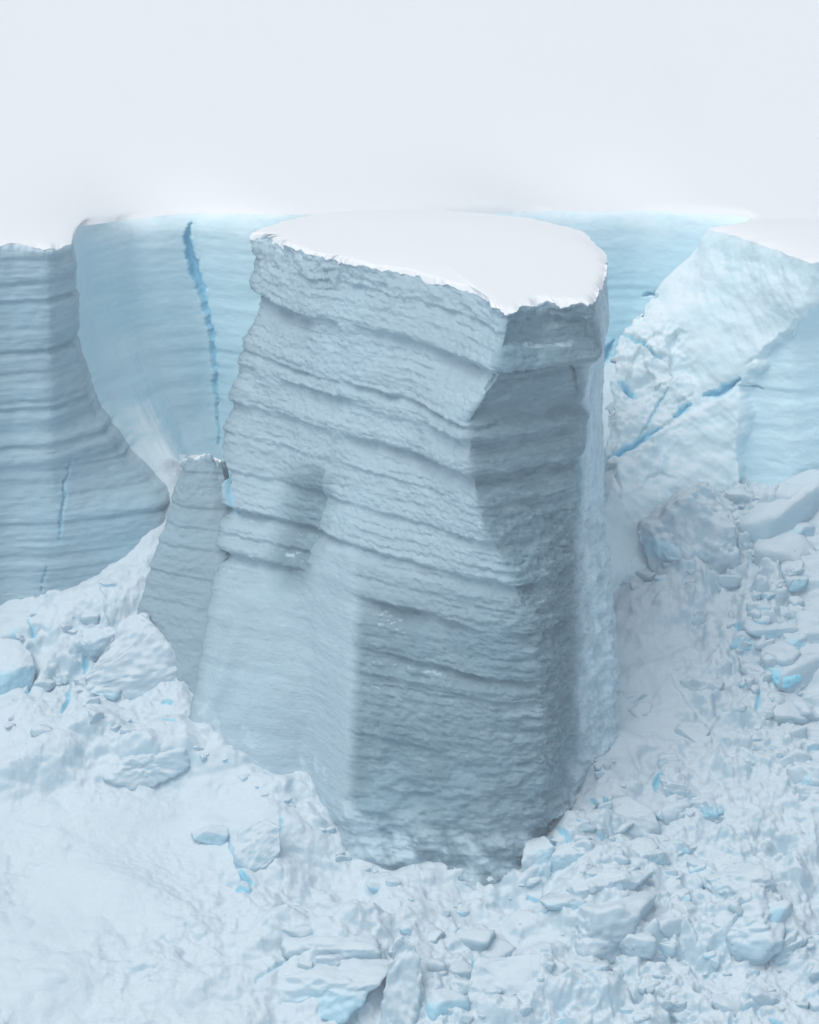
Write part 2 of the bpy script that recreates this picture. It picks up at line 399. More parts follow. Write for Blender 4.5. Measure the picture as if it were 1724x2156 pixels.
# ------------------------------------------------------------------ the ice tower
R = [
 [(700, 440, 293.5), (690, 1500, 288)],
 [(590, 462, 290.5), (560, 900, 288), (540, 1500, 285)],
 [(524, 489, 286.2), (530, 660, 286), (510, 722, 285.5), (482, 830, 285), (460, 940, 284), (462, 1050, 282.5), (446, 1200, 281), (400, 1450, 277.5), (370, 1620, 275)],
 [(596, 512, 283), (597, 690, 281.6), (612, 860, 281), (604, 1000, 280.2), (590, 1120, 279), (560, 1300, 277), (510, 1500, 275), (480, 1650, 273.5)],
 [(655, 538, 279.5), (660, 700, 278.8), (672, 860, 278.2), (662, 1000, 277.6), (655, 1200, 276), (652, 1450, 274.2), (650, 1650, 273.0)],
 [(716, 546, 279.2), (720, 800, 276.8), (738, 1050, 274.6), (742, 1250, 271.6), (738, 1450, 269.4), (728, 1700, 267.8)],
 [(870, 577, 274), (870, 900, 271.5), (900, 1200, 269.0), (930, 1450, 267.0), (930, 1750, 265.9)],
 [(1000, 614, 269.6), (985, 750, 268), (940, 880, 267.4), (960, 1100, 267), (1010, 1330, 266.2), (1040, 1600, 265.7), (1030, 1800, 265.2)],
 [(1066, 655, 264.3), (1050, 770, 264.2), (985, 890, 265.0), (992, 1000, 265.2), (1020, 1110, 265.0), (1085, 1220, 265.0), (1120, 1340, 265.2), (1145, 1500, 265.6), (1140, 1700, 266.0), (1090, 1850, 265.8)],
 [(1135, 632, 265.6), (1130, 770, 265.8), (1110, 880, 267.2), (1115, 1000, 267.6), (1125, 1110, 267.4), (1150, 1220, 267), (1165, 1340, 267), (1170, 1500, 267.4), (1172, 1700, 268), (1150, 1850, 268)],
 [(1250, 637, 266.8), (1256, 760, 267.6), (1236, 860, 269.8), (1220, 1000, 270.4), (1197, 1130, 270.2), (1186, 1220, 270), (1184, 1340, 270), (1183, 1500, 270.4), (1196, 1640, 271), (1190, 1800, 271.4)],
 [(1277, 575, 273.5), (1284, 680, 274.5), (1262, 785, 275.5), (1258, 900, 276), (1262, 1000, 276), (1272, 1120, 275.5), (1290, 1280, 275), (1300, 1400, 275), (1300, 1560, 275), (1290, 1800, 275)],
 [(1274, 530, 280), (1270, 1000, 283), (1300, 1500, 284)],
 [(1235, 482, 286.5), (1230, 1500, 290)],
 [(1130, 456, 291), (1120, 1500, 292)],
 [(900, 437, 295), (900, 1500, 294)],
 [(700, 440, 293.5), (690, 1500, 288)],
]
R = [[(r[0][0], r[0][1], atz(r[0][0], r[0][1], 40.0)[1])]+r[1:] for r in R]
Pt0, ut = curtain(R, -6.0, .085, .085, dens=[.3, .5, 1, 1, 1, 1, 1, 1, 1, 1, 1, .5, .4, .3, .2, .25], su=4, sv=3)
def build_tower():
    P = Pt0.copy(); n = gnormals(P)
    if n[idx(ut, 6.5), 50, 1] > 0: n = -n
    px, py = proj(P); X, Y, Z = P[..., 0], P[..., 1], P[..., 2]
    s = (np.cumsum(np.r_[0, np.linalg.norm(np.diff(P[:, 200], axis=0), axis=-1)]))[:, None]+0*X
    u = ut[:, None]+0*X
    fresh = np.zeros(X.shape); d = np.zeros(X.shape)
    dt = P[:, :1, 2]-Z
    zz = Z+.22*pn(s*.10, Z*.08, 2.2)+.12*pn(s*.45, Z*.3, 6.2)+.10*fbm(s*1.3, Z*.8, 3.2, 4, .6)
    zr = lambda yy: at(990, yy, 265.0)[2]
    # each bed boundary: (row at the front ridge, recess depth, height of overhung notch above, ramp below)
    beds = [(648, .30, .5, .4), (700, .35, .9, .5), (785, .95, 1.5, 1.7), (905, .45, .5, .5), (938, .95, .8, 1.0), (1012, .85, .55, 1.2), (1075, .25, .4, .6), (1150, .40, .45, .7),
            (1235, .65, .5, .7), (1290, .25, .35, .5), (1332, .85, .4, 1.0), (1432, .55, .3, .6), (1480, .30, .3, .8), (1600, .22, .4, 1.2)]
    smooth = pmask(px, py, [(440, 1240), (640, 1235), (650, 1150), (742, 1150), (748, 1260), (742, 1700), (640, 1760), (380, 1660)], 22)
    low = sst(1500, 1700, py)
    side = sst(10.05, 10.5, u)*(1-sst(12, 12.5, u))
    for k, (yy, a, up, dn) in enumerate(beds):
        z0 = zr(yy)-np.clip((yy-1150)/300., 0, 1)*.07*(X-4.0); h = zz-z0
        g = np.where(h > 0, np.exp(-(h/up)**2), np.exp(-(h/dn)**2*1.0))
        g = np.where(h > 0, 1-sst(0, .16+.12*up, h), (1-sst(0, dn*1.9, -h))**1.3)
        hw = 1-sst(0, 1.2, np.abs(h-.5)); d += .22*a*hw*(1-smooth)*(1-.7*low)*(1-side)
        m = np.clip(.75+1.3*pn(s*.13+k*3.1, k*1.7, .5)+.7*pn(s*.6+k*2.1, k*4.7, .5), .0, 1.7)
        d -= a*.72*m*g*(1-.90*smooth)*(1-.55*low)*(1-.85*side)
    # fine lamination and snow texture
    rgh = (1-.8*smooth)
    lam = pn(.3, s*.06, zz*2.1)*.5+pn(5.3, s*.12, zz*4.5)*.3
    d += rgh*(1-.6*side)*.07*lam
    rr = sst(.55, 1.0, (px-690)/520.)*sst(980, 1100, py)
    d += rgh*(.075+.26*rr)*fbm(X*.75+.3*Y, Y*.5, Z*1.5, 5, .55)
    d += rgh*.085*fbm(X*2.0, Y*2.0, Z*3.4, 4, .62)*(1-.4*low)*(1-.5*side)
    fl = fbm(s*.55, 6.6, zz*2.6, 4, .6); d += rgh*(1-side)*.13*sst(.05, .30, fl)*(.3+rr)
    d += .22*fbm(X*.16, Y*.16, Z*.13, 3)
    d += smooth*(.04*fbm(s*.9, 1.1, Z*1.3, 5, .6)+.10*fbm(X*.3, Y*.3, Z*.25, 3))
    zf = zz/.62+.35*pn(s*.2, Z*.15, 8.8); d += rgh*(1-.8*side)*(1-.5*low)*.11*(.5-(zf-np.floor(zf)))*np.clip(.5+1.3*pn(s*.25, Z*.35, 1.9), 0, 1.2)
    # narrow side: wind-scalloped flutes
    d += side*.055*fbm(s*1.6, 2.2, Z*.8, 4, .6)
    # dark overhung recess of the right face and under its lip
    rec = pmask(px, py, [(1060, 668), (1150, 662), (1250, 680), (1252, 722), (1060, 728)], 9); d -= rec*.6
    rec = pmask(px, py, [(1052, 812), (1085, 792), (1255, 772), (1244, 850), (1225, 880), (985, 888), (1010, 845)], 15); d -= rec*1.15
    led = pmask(px, py, [(1060, 735), (1255, 730), (1258, 768), (1090, 790), (1055, 800)], 8); d += led*.12
    # gully on the main face
    gl = pmask(px, py, [(606, 1000), (672, 985), (690, 1005), (662, 1150), (640, 1235), (590, 1235), (565, 1190), (590, 1100)], 32)
    xl = np.interp(py, [1000, 1100, 1235], [606, 590, 570]); xr = np.interp(py, [1000, 1150, 1235], [690, 662, 640])
    d -= gl*1.5*sst(985, 1080, py)*(1-sst(1110, 1245, py))*np.clip((px-xl)/(xr-xl), 0, 1)
    dd, tt, sd_ = pdist(px, py, [(694, 1000), (672, 1090), (650, 1180)]); d += .55*np.exp(-(dd/9)**2)
    dd, tt, sd_ = pdist(px, py, [(880, 1365), (835, 1480), (790, 1600)]); d += .30*np.exp(-(dd/15)**2)
    dd, tt, sd_ = pdist(px+12, py, [(880, 1365), (835, 1480), (790, 1600)]); d -= .25*np.exp(-(dd/16)**2)
    dd, tt, sd_ = pdist(px, py, [(520, 1270), (470, 1420), (395, 1580)]); d += .5*np.exp(-(dd/22)**2)
    # foot: soft folds
    d += low*(.5*fbm((X+.5*Z)*.28, 3.3, (Z-.35*X)*.55, 3)+.1*fbm(X, Y, Z*1.5, 3))*(1-smooth)
    # left silhouette cracks
    carve(P, d, fresh, px, py, [(462, 940), (478, 1020), (490, 1080)], [7, 9, 3], 1.0, .8, wob=2)
    # ragged brink on the sides facing the camera
    front = sst(1.6, 2.2, u)*(1-sst(11.2, 12.2, u))
    lip = np.exp(-(dt/1.3))
    rag = .5*fbm(s*.55, 7.7, Z*.5, 5, .62)*(.35+1.1*sst(-.3, .5, pn(s*.2, 5.5, .5)))
    d += front*lip*rag*.75
    top2 = np.exp(-((dt-1.2)/.8)**2)
    d += front*top2*(.30*fbm(s*1.1, 4.7, Z*.8, 4, .6)-.18)
    P2 = P+n*d[..., None]
    P2[..., 2] += front*np.exp(-dt/.5)*(.32*fbm(s*.6, 3.3, .5, 4, .62)-.1)
    rime_and_light = np.maximum(np.exp(-dt/.10)*.9, side*(.85+.4*fbm(s*1.2, Y*.1, Z*.6, 4)))  # narrow side: rime, and whitened in colour for light it lacks
    drape = pmask(px, py, [(526, 490), (600, 500), (720, 530), (690, 552), (640, 556), (560, 530), (530, 512)], 10)*sst(-.5, .2, fbm(s*.5, Z*2.5, 1.1, 4))
    foot = np.exp(-np.maximum(Z-.5*(Y-265)-1.8-.8*smooth, 0)/(1.1+1.2*smooth))*sst(-.6, .5, fbm(X*.5+Z*.3, Y*.5, Z*.4, 4, .6))
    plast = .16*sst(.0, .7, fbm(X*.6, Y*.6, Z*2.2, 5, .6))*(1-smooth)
    panel = pmask(px, py, [(655, 1140), (735, 1160), (745, 1280), (738, 1500), (722, 1760), (690, 1760), (655, 1640)], 9)*.24*sst(1140, 1300, py)  # chute paled in colour as if it caught the light
    # frost paling the left-facing face; its light-and-dark contrast is put into the colour
    lit_frost = sst(1.8, 2.3, u)*(1-sst(7.75, 8.1, u))*(1-sst(1120, 1380, py)*sst(4.95, 5.15, u))*(1-gl)*(.56+.10*fbm(s*.12, 3.3, zz*1.6, 4, .6)+.05*fbm(X*.9, Y*.9, Z*1.8, 4))
    rime_and_light = np.clip(np.maximum.reduce([rime_and_light, lit_frost, smooth*.26, drape*.85, foot*.8, plast, panel*2.4]), 0, 1)  # skirt and chute tones put the lower face's shading into the colour
    return P2, fresh, rime_and_light, front
Pt, fr_t, ri_t, front_t = build_tower()
tower = thing('ice_tower', 'tall free-standing layered ice tower with flat snow-covered top, in the middle', 'ice tower', tuple(at(960, 1800, 270)))
nvt = Pt.shape[1]; ztop_r = Pt0[idx(ut, 8), 0, 2]
rows = [0]
for yy in (785, 938, 1075, 1235, 1332, 1480):
    rows.append(int((ztop_r-at(990, yy, 265.0)[2])/(ztop_r+6.0)*(nvt-1)))
rows.append(nvt-1)
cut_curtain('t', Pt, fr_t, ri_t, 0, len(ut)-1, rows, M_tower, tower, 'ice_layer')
def build_cap():
    E = Pt[:-1, 0]; fr = gsm(np.tile(front_t[:-1, 0], 3), 25, 0)[len(E):2*len(E)]; c = .5*(E.min(0)+E.max(0)); c[2] = np.median(E[:, 2])+.15
    r = np.r_[0.0, np.linspace(.08, .9, 40), .925, .945, .96, .972, .982, .99, .996, 1.0]
    E3 = gsm(np.tile(E, (3, 1)), 14, 0)[len(E):2*len(E)]; f_ = sst(.88, .995, r)[None, :, None]
    q = c[None, None]+((E3-c)[:, None]*(1-f_)+(E-c)[:, None]*f_)*r[None, :, None]
    Es = gsm(np.tile(E[:, 2], 3), 70, 0)[len(E):2*len(E)]
    base = c[2]+(Es-c[2])[:, None]*r[None]**2
    p = 7+60*fr[:, None]
    hump = .30*(1-r[None]**p)
    z = base+hump+.12*fbm(q[..., 0]*.12, q[..., 1]*.12, 2.5, 3)*(1-r[None])
    k = r[None]**(40+60*fr[:, None])
    q[..., 2] = z*(1-k)+E[:, 2][:, None]*k
    n1, n2 = q.shape[:2]
    mesh_obj('snow_cap', q, gfaces(n1, n2, flip=True, wrap=True), M_snow, tower, attrs={'fresh': np.zeros((n1, n2)), 'rime_and_light': np.ones((n1, n2))})
build_cap()

# ------------------------------------------------------------------ rubble slope below the front
MPX = .0322                                   # metres per pixel of the photograph on the slope
def gbase(X, Y):
    z = .5*(Y-265.0)
    z = np.where(Y < 236, -14.5-8*(1-np.exp(-(236-Y)/16.)), z)
    return z
def tal(px, py):                              # a point of the bare slope under a pixel of the photograph
    x, y, z = ray(px, py); t = (-132.5-CAM[2])/(z-.5*y)
    return np.array([x*t, y*t, CAM[2]+z*t])
FOOT = [(400, 1580), (470, 1590), (560, 1650), (650, 1700), (715, 1795), (820, 1865), (960, 1892), (1090, 1875), (1180, 1780), (1225, 1690), (1290, 1560)]
def build_talus():
    xs = np.r_[-400, -200, -120, -80, -60, -50, -44, np.arange(-40, -28, .5), np.arange(-28, 28, .09), np.arange(28, 40, .5), 42, 50, 60, 80, 120, 200, 400]
    ys = np.r_[-300, 0, 100, 160, 200, 220, 230, np.arange(236, 247, .5), np.arange(247, 300, .095), np.arange(300, 330, .5)]
    X, Y = np.meshgrid(xs, ys, indexing='ij'); Z = gbase(X, Y)
    P = np.stack([X, Y, Z], -1); px, py = proj(P)
    nrm = np.array([0, -.447, .894])
    a, b = X, Y*1.118
    d = np.zeros(X.shape); fresh = np.zeros(X.shape)
    inb = sst(240, 250, Y)
    def gs(cx, cy, rx, ry, rot=0):
        c, s_ = math.cos(math.radians(rot)), math.sin(math.radians(rot))
        dx = (px-cx)*c+(py-cy)*s_; dy = -(px-cx)*s_+(py-cy)*c
        return np.exp(-(dx/rx)**2-(dy/ry)**2)
    rough = np.clip(gs(1400, 1060, 200, 110)+gs(1600, 1150, 260, 230)+gs(1600, 1500, 200, 420)+gs(1400, 1760, 260, 200)+gs(1500, 2080, 480, 200)+.8*gs(150, 1400, 260, 160)
                    + .35*gs(650, 1900, 300, 250)+.7*gs(900, 2080, 200, 160), 0, 1)
    calm = np.clip(.4*gs(1400, 1360, 110, 160)+.4*gs(1340, 1530, 90, 130)+gs(150, 1830, 280, 130)+gs(330, 1720, 150, 90), 0, 1)
    rough = rough*(1-.85*calm)
    pat = sst(-.25, .45, fbm(a*.10+4, b*.10, 6.1, 3))
    d += inb*.17*pat*fbm(a*.35, b*.5, 4.3, 5, .6)+inb*(.75*fbm(a*.09, b*.09, 1.3, 4, .5)+(.02+.10*pat)*fbm(a*.7, b*.7, 2.3, 4, .55))*(1-.6*calm)
    # broken blocks frozen into the slope, softened by drifted snow
    for sc, am, sd_, bl_ in ((.20, 1.6, 1, 4), (.42, 1.1, 2, 2), (.95, .62, 3, .9), (2.0, .28, 4, .5)):
        wx = a*sc+.45*pn(a*sc*1.4, b*sc*1.4, sd_*2.2); wy = b*sc+.45*pn(a*sc*1.4, b*sc*1.4, sd_*5.2)
        f1, f2, r1, r2, r3, ox, oy = voro(wx, wy, sd_)
        keep = sst(.30, .6, r3)
        fac = ((r1-.45)*.9+(ox*(r2-.5)*2.6+oy*(r3-.5)*1.8))*keep
        fac = gsm(gsm(fac, bl_, 0), bl_, 1)
        d += inb*rough*am*fac*(.6+.8*sst(-.2, .3, pn(a*.12, b*.12, sd_*9.1)))
        gap = (1-sst(0, .10, f2-f1))*keep*rough*sst(.25, .5, pn(a*.25, b*.25, sd_*4.4)+.05)*min(1, sc*1.2)
        d -= inb*gap*am*.30
        fresh = np.maximum(fresh, gap*.5*inb)
    d += inb*rough*.22*fbm(a*.7, b*.7, 7.7, 5, .6)
    bil = np.abs(fbm(a*.18+.3*b*.22, b*.26-.2*a*.22, 8.8, 3, .45))*(.45+.55*pat)*(1-.7*calm)
    d += inb*1.4*(bil-.3)
    fd, _, _ = pdist(px, py, FOOT); d += .55*np.exp(-(fd/30)**2)*(1+.8*fbm(a*.5, b*.5, 12.2, 3))
    d += inb*.28*np.abs(fbm(a*.8, b*.8, 5.8, 3, .5))*(.3+.7*pat)*(1-.7*calm)
    x0 = (365-862)*.0341; sg = np.where(X < x0, 4.6, 2.4)
    P[..., 2] += 4.0*np.exp(-((X-x0)/sg)**2)*sst(282, 291, Y)
    hi = sst(1150, 1500, px)*sst(284, 298, Y)
    P[..., 2] += 1.6*hi
    lf = (1-sst(100, 420, px))*sst(278, 290, Y); P[..., 2] += 1.0*lf
    P[..., 2] -= sst(296, 304, Y)*(1-sst(900, 1250, px))*4
    # diagonal drifts, lower right
    dr = gs(1500, 1900, 260, 170)
    d += dr*.5*fbm((a*.5+b*.87)*.55, (a*.87-b*.5)*.12, 3.1, 4, .5)
    # wind ripples, lower left
    d += (gs(330, 1800, 120, 70)+gs(400, 1880, 150, 60))*.10*fbm(a*1.6+b*.8, b*2.4, 3.3, 3)
    # snow fans and mounds against the tower
    for cx, cy, rx, ry, h, rot in [(450, 1590, 70, 60, 1.5, 25), (580, 1720, 110, 60, 1.2, 35), (1290, 1620, 80, 120, 1.0, 10), (330, 1150, 90, 70, 1.2, -30), (120, 1340, 120, 70, 1.3, -15),
                                   (250, 1330, 70, 60, 1.0, 0), (90, 1610, 120, 45, 2.3, -18), (300, 1600, 80, 42, 1.5, 0), (200, 1540, 60, 30, 1.0, -20), (60, 1500, 70, 30, 1.0, -10), (250, 1860, 130, 45, 1.0, 15), (380, 2080, 120, 50, 1.1, -10), (560, 1940, 90, 35, .9, 20), (1440, 1230, 110, 60, .8, 10), (395, 1480, 60, 110, 1.7, 25), (330, 1360, 60, 60, .9, 0), (60, 1560, 140, 60, .8, 0), (220, 1700, 120, 70, .7, -20), (420, 1960, 200, 60, .8, 10), (120, 2060, 160, 70, .8, -15), (780, 1800, 80, 70, -.7, 30), (1010, 1890, 110, 50, -1.3, 0), (640, 1700, 40, 50, -.4, 30), (450, 1545, 32, 30, .9, 0), (1230, 1790, 40, 50, -.5, 0), (540, 1790, 55, 45, 1.0, 20),
                                   (700, 1960, 120, 60, 1.2, 0), (1150, 2110, 160, 50, 1.2, -10), (1560, 1960, 130, 60, 1.1, -35), (1240, 1940, 110, 60, .7, 0), (860, 2060, 60, 70, 1.2, 10)]:
        d += h*gs(cx, cy, rx, ry, rot)
    for bq in BLOCKS:
        d += .75*bq[3]*MPX*gs(bq[0], bq[1]-.55*bq[3], bq[2]*1.35, bq[3]*1.15)
    for poly, wd, dp, blu in CRACKS:
        carve(P, d, fresh, px, py, poly, wd, dp, blu, wob=6)
    P = P+nrm*d[..., None]
    P[..., 0] += inb*.12*fbm(a*.8, b*.8, 11.1, 3)
    global TP, TPX, TPY
    sl = (slice(31, -31, 2), slice(29, -60, 2)); TP = P[sl].reshape(-1, 3); TPX, TPY = proj(TP)
    ob = mesh_obj('rubble_slope', P, gfaces(len(xs), len(ys), flip=True), M_talus, origin=(0, 265, 0),
                  attrs={'fresh': np.minimum(fresh, 1), 'rime_and_light': np.zeros(X.shape)})
    ob['kind'] = 'structure'; ob['label'] = 'white slope of broken snow and ice rubble below the cliffs'
BLOCKS = [
 (1300, 992, 30, 18, 6, 'small snowy ice lump at the tower side under the slanting blue crack', .2, (0, 10, 0)),
 (1395, 1075, 42, 32, 7, 'rounded white lump behind the largest boulder', .05, (0, 0, 0)),
 (1500, 1075, 60, 45, 8, 'white snow-covered block just behind the pointed top of the largest boulder', .05, (30, 0, 0)),
 (1350, 1150, 24, 14, 9, 'small chip of ice at the left foot of the largest boulder', .5, (0, 0, 20)),
 (1425, 1170, 22, 14, 10, 'small pale chip below the middle of the largest boulder', .2, (0, 0, 20)),
 (1640, 1410, 34, 32, 11, 'block with bright blue triangular face near the right edge', 1.0, (0, 0, 10), 5),
 (1568, 1345, 24, 24, 12, 'small blue-edged block left of the bright blue triangular one', .7, (20, 0, 0)),
 (1625, 1330, 50, 32, 13, 'snow-topped block above the bright blue triangular one', .3, (15, 5, 0)),
 (1700, 1345, 40, 28, 14, 'bluish block cut by the right edge of the picture, mid height', .6, (40, 0, 0)),
 (1670, 1120, 40, 22, 15, 'low snowy block under the smooth blue wall at right', .2, (0, 0, 0)),
 (1600, 1130, 26, 16, 16, 'small snowy lump right of the largest boulder', .2, (0, 0, 0)),
 (1402, 1605, 18, 18, 17, 'small round grey lump standing above the blue-gapped rubble cluster', .1, (0, 0, 0)),
 (1490, 1705, 40, 34, 18, 'tilted slab with clean pale blue face, right end of the rubble cluster', .7, (-15, 0, -25), 5),
 (1432, 1668, 42, 26, 19, 'grey block on top of the blue-gapped rubble cluster', .15, (10, 0, 10), 5),
 (1408, 1712, 30, 26, 20, 'white block under the grey one in the rubble cluster', .3, (10, 0, -10)),
 (1262, 1752, 24, 24, 22, 'wedge of ice left of the dark grey angular boulder', .5, (0, 0, 30)),
 (1378, 1800, 30, 22, 23, 'shattered block right below the dark grey angular boulder', .3, (30, 0, 0)),
 (1215, 1800, 42, 40, 24, 'white tilted block close to the right foot of the tower', .2, (0, 10, -20), 5),
 (1290, 1860, 60, 44, 26, 'broad grey block below the dark angular boulder', .05, (25, 0, 0), 5),
 (1190, 1900, 44, 24, 27, 'low white block below the tower foot beside short cracks', .3, (0, 0, 0)),
 (1270, 1960, 88, 60, 28, 'large rough grey hummock in the lower right of the slope', .0, (15, 0, 0), 5),
 (215, 1455, 26, 16, 31, 'small square chip wedged in the long crack at left', .3, (0, 0, 0)),
 (235, 1350, 60, 50, 32, 'tall white block between the long crack and the leaning slab', .15, (15, 0, 0), 5),
 (230, 1232, 26, 10, 34, 'flat flake with blue shadow on the upper left rubble edge', .5, (0, 0, 0)),
 (308, 1610, 66, 40, 35, 'rounded grey block half buried in the snow left of the tower foot', .0, (0, 0, 0), 5),
 (452, 1752, 34, 22, 37, 'low block beside a thin crack, left of the upright grey block', .25, (0, 0, 0)),
 (512, 1868, 18, 20, 38, 'small dark green-blue chip sunk in the lower left snow', .9, (0, 0, 30)),
 (735, 2000, 88, 46, 40, 'big smooth snow hump at the bottom, left of the jagged spire', .0, (0, 0, 0), 5),
 (700, 2085, 90, 50, 41, 'blue-shaded slab edge below the big snow hump', .35, (-20, 0, -20), 5),
 (925, 2110, 40, 36, 43, 'cracked block between the jagged spire and the pale flat slab', .5, (0, 0, 0)),
 (1240, 2040, 40, 22, 44, 'low snowy block with blue shadow under the rough grey hummock', .5, (0, 0, 0)),
 (1560, 1960, 80, 50, 45, 'grey-sided ridge block in the lower right', .05, (-35, 0, -20), 5),
 (1640, 2000, 60, 44, 46, 'smaller grey block right of the grey-sided ridge block', .1, (-30, 0, -20), 5),
 (1545, 1860, 66, 34, 47, 'long shaded drift block above the grey-sided ridge block', .0, (-25, 0, -15), 5),
 (1600, 2120, 46, 30, 48, 'snowy block with blue notch at the lower right corner', .5, (0, 0, 0)),
]
CRACKS = [
 ([(68, 1340), (72, 1375)], 3, .8, .9), ([(70, 1395), (66, 1440), (52, 1460)], 5, .9, .8), ([(185, 1375), (180, 1410), (165, 1430)], 5, .9, .8),
 ([(150, 1440), (142, 1490), (132, 1510)], 5, 1.0, .9), ([(320, 1300), (350, 1350), (382, 1388)], 4, 1.0, 1.0), ([(38, 1350), (28, 1370)], 4, .7, .8),
 ([(342, 1500), (368, 1506)], 4, .6, .8), ([(340, 1548), (372, 1560)], 4, .8, 1.0), ([(480, 1775), (500, 1815)], 3, .6, .6), ([(592, 1740), (594, 1775)], 3, .6, .6),
 ([(500, 1840), (530, 1868)], 7, .9, .9), ([(660, 1990), (650, 2015)], 4, .7, .7), ([(995, 2010), (990, 2060), (972, 2098)], 6, 1.2, 1.0), ([(910, 2140), (945, 2140)], 7, 1.0, .9),
 ([(975, 1945), (960, 1970)], 6, .9, .8), ([(1158, 1790), (1162, 1840)], 9, 1.4, 1.0), ([(1172, 1770), (1195, 1805)], 4, .9, .9), ([(1240, 1700), (1275, 1740)], 6, 1.1, 1.0),
 ([(1270, 1700), (1300, 1735)], 7, 1.2, 1.0), ([(1390, 1640), (1380, 1670)], 7, 1.3, 1.0), ([(1350, 1700), (1375, 1720)], 5, .9, .9), ([(1355, 1820), (1390, 1830)], 4, .7, .8),
 ([(1110, 1880), (1150, 1890)], 5, .8, .8), ([(1545, 1330), (1570, 1345)], 6, 1.2, 1.0), ([(1640, 1410), (1670, 1390)], 8, 1.3, 1.0), ([(1600, 1460), (1590, 1500)], 5, 1.0, .9),
 ([(1320, 1110), (1365, 1130)], 7, 1.2, .9), ([(1470, 1170), (1560, 1160)], 6, 1.1, .9), ([(1620, 2160), (1650, 2175)], 6, 1.0, 1.0), ([(540, 2080), (600, 2040), (640, 1990)], 4, .5, .5),
]
build_talus()

# ------------------------------------------------------------------ the slab leaning on the tower's left side
SL = [
 [(384, 1000, 290), (352, 1100, 290), (290, 1450, 289)],
 [(384, 972, 285.6), (352, 1085, 285), (318, 1180, 284.5), (285, 1290, 283.8), (280, 1500, 281.5)],
 [(396, 958, 284.4), (384, 1080, 283.6), (362, 1200, 283), (335, 1320, 282.4), (315, 1500, 280.5)],
 [(444, 954, 284.2), (450, 1080, 283.0), (440, 1200, 281.8), (425, 1320, 280.6), (410, 1500, 278.4)],
 [(466, 966, 284.3), (492, 1085, 282.9), (480, 1170, 281.5), (476, 1250, 280.0), (480, 1500, 277.0)],
 [(474, 976, 288), (505, 1100, 287), (495, 1500, 285)],
]
Ps0, us = curtain(SL, -2.0, .085, .085, dens=[.5, 1, 1, 1, .5], su=2, sv=3)
def build_slab():
    P = Ps0.copy(); n = gnormals(P)
    if n[idx(us, 2.5), 50, 1] > 0: n = -n
    px, py = proj(P); X, Y, Z = P[..., 0], P[..., 1], P[..., 2]; s_ = us[:, None]*2+0*X
    dt = P[:, :1, 2]-Z; zz = Z+.2*pn(s_*.1, Z*.1, 2.2); d = .12*fbm(X*.5, Y*.5, Z*.8, 4)+.06*fbm(X*1.6, Y*1.6, Z*3, 3)
    for yy, a in ((1010, .3), (1080, .35), (1120, .25), (1160, .5), (1215, .45), (1270, .2)):
        z0 = at(430, yy, 282.5)[2]; h = zz-z0
        d -= .5*a*np.where(h > 0, 1-sst(0, .15, h), 1-sst(0, .9, -h))*np.clip(.8+.8*pn(s_*.2+yy, 1.1, .5), 0, 1.5)
    fresh = np.zeros(X.shape)
    d += np.exp(-dt/.6)*.25*fbm(s_*.6, 3.1, Z, 3)
    P = P+n*d[..., None]; P[..., 2] += np.exp(-dt/.5)*.3*fbm(s_*1.2, 1.1, .5, 4)
    o = thing('ice_slab', 'narrow grey layered ice slab leaning against the left side of the tower', 'ice slab', tuple(at(390, 1330, 281)))
    q = P; mesh_obj('ice_face', q, gfaces(q.shape[0], q.shape[1], flip=FLIP), M_tower, o, attrs={'fresh': fresh, 'rime_and_light': np.maximum(np.exp(-dt/.3)*.8, .28)})
    # top: a small roof of snow behind the brink
    E = P[:, 0]; c = E.mean(0)+np.array([0, 1.0, 0]); r = np.linspace(0, 1, 8)
    q = E[:, None]*(1-r)[None, :, None]+c[None, None]*r[None, :, None]
    q[..., 2] += .25*np.sin(np.pi*.5*r)[None]
    mesh_obj('snow_cap', q, gfaces(q.shape[0], q.shape[1], flip=True), M_snow, o, attrs={'fresh': np.zeros(q.shape[:2]), 'rime_and_light': np.ones(q.shape[:2])})
build_slab()

# ------------------------------------------------------------------ fallen blocks on the slope
import bmesh
def ico(sub):
    bm = bmesh.new(); bmesh.ops.create_icosphere(bm, subdivisions=sub, radius=1.0)
    V = np.array([v.co[:] for v in bm.verts]); F = np.array([[v.index for v in f.verts] for f in bm.faces]); bm.free()
    return V, F
ICO = {k: ico(k) for k in (4, 5)}
def block_shape(seed, sub, size, soft=.020, nf=10):
    """an angular lump of ice: planes cut from a ball, edges worn, snow-filled roughness"""
    rg = np.random.RandomState(seed); V, F = ICO[sub]
    N_ = rg.normal(size=(nf, 3)); N_[0] = (rg.uniform(-.3, .3), rg.uniform(-.3, .3), 1); N_[1] = (rg.uniform(-.5, .5), -1, rg.uniform(-.2, .4))
    N_ /= np.linalg.norm(N_, axis=1, keepdims=True); D_ = rg.uniform(.55, .9, nf)
    q = np.maximum(V @ N_.T, 1e-3)/D_[None]
    k = 1/soft; r = 1/(np.log(np.exp(np.minimum(q*k, 600)).sum(1))/k)
    r = np.minimum(r, 1.25)
    o = rg.uniform(0, 20)
    r = r*(1+.11*fbm(V[:, 0]*1.3+o, V[:, 1]*1.3, V[:, 2]*1.3, 3)+.07*fbm(V[:, 0]*4+o, V[:, 1]*4, V[:, 2]*4, 4, .6))
    return V*r[:, None]*np.array(size)[None], F
def ground(px, py):
    return TP[np.argmin((TPX-px)**2+(TPY-py)**2)]
def rot3(rz, rx, ry):
    from mathutils import Euler
    return np.array(Euler((math.radians(rx), math.radians(ry), math.radians(rz))).to_matrix())
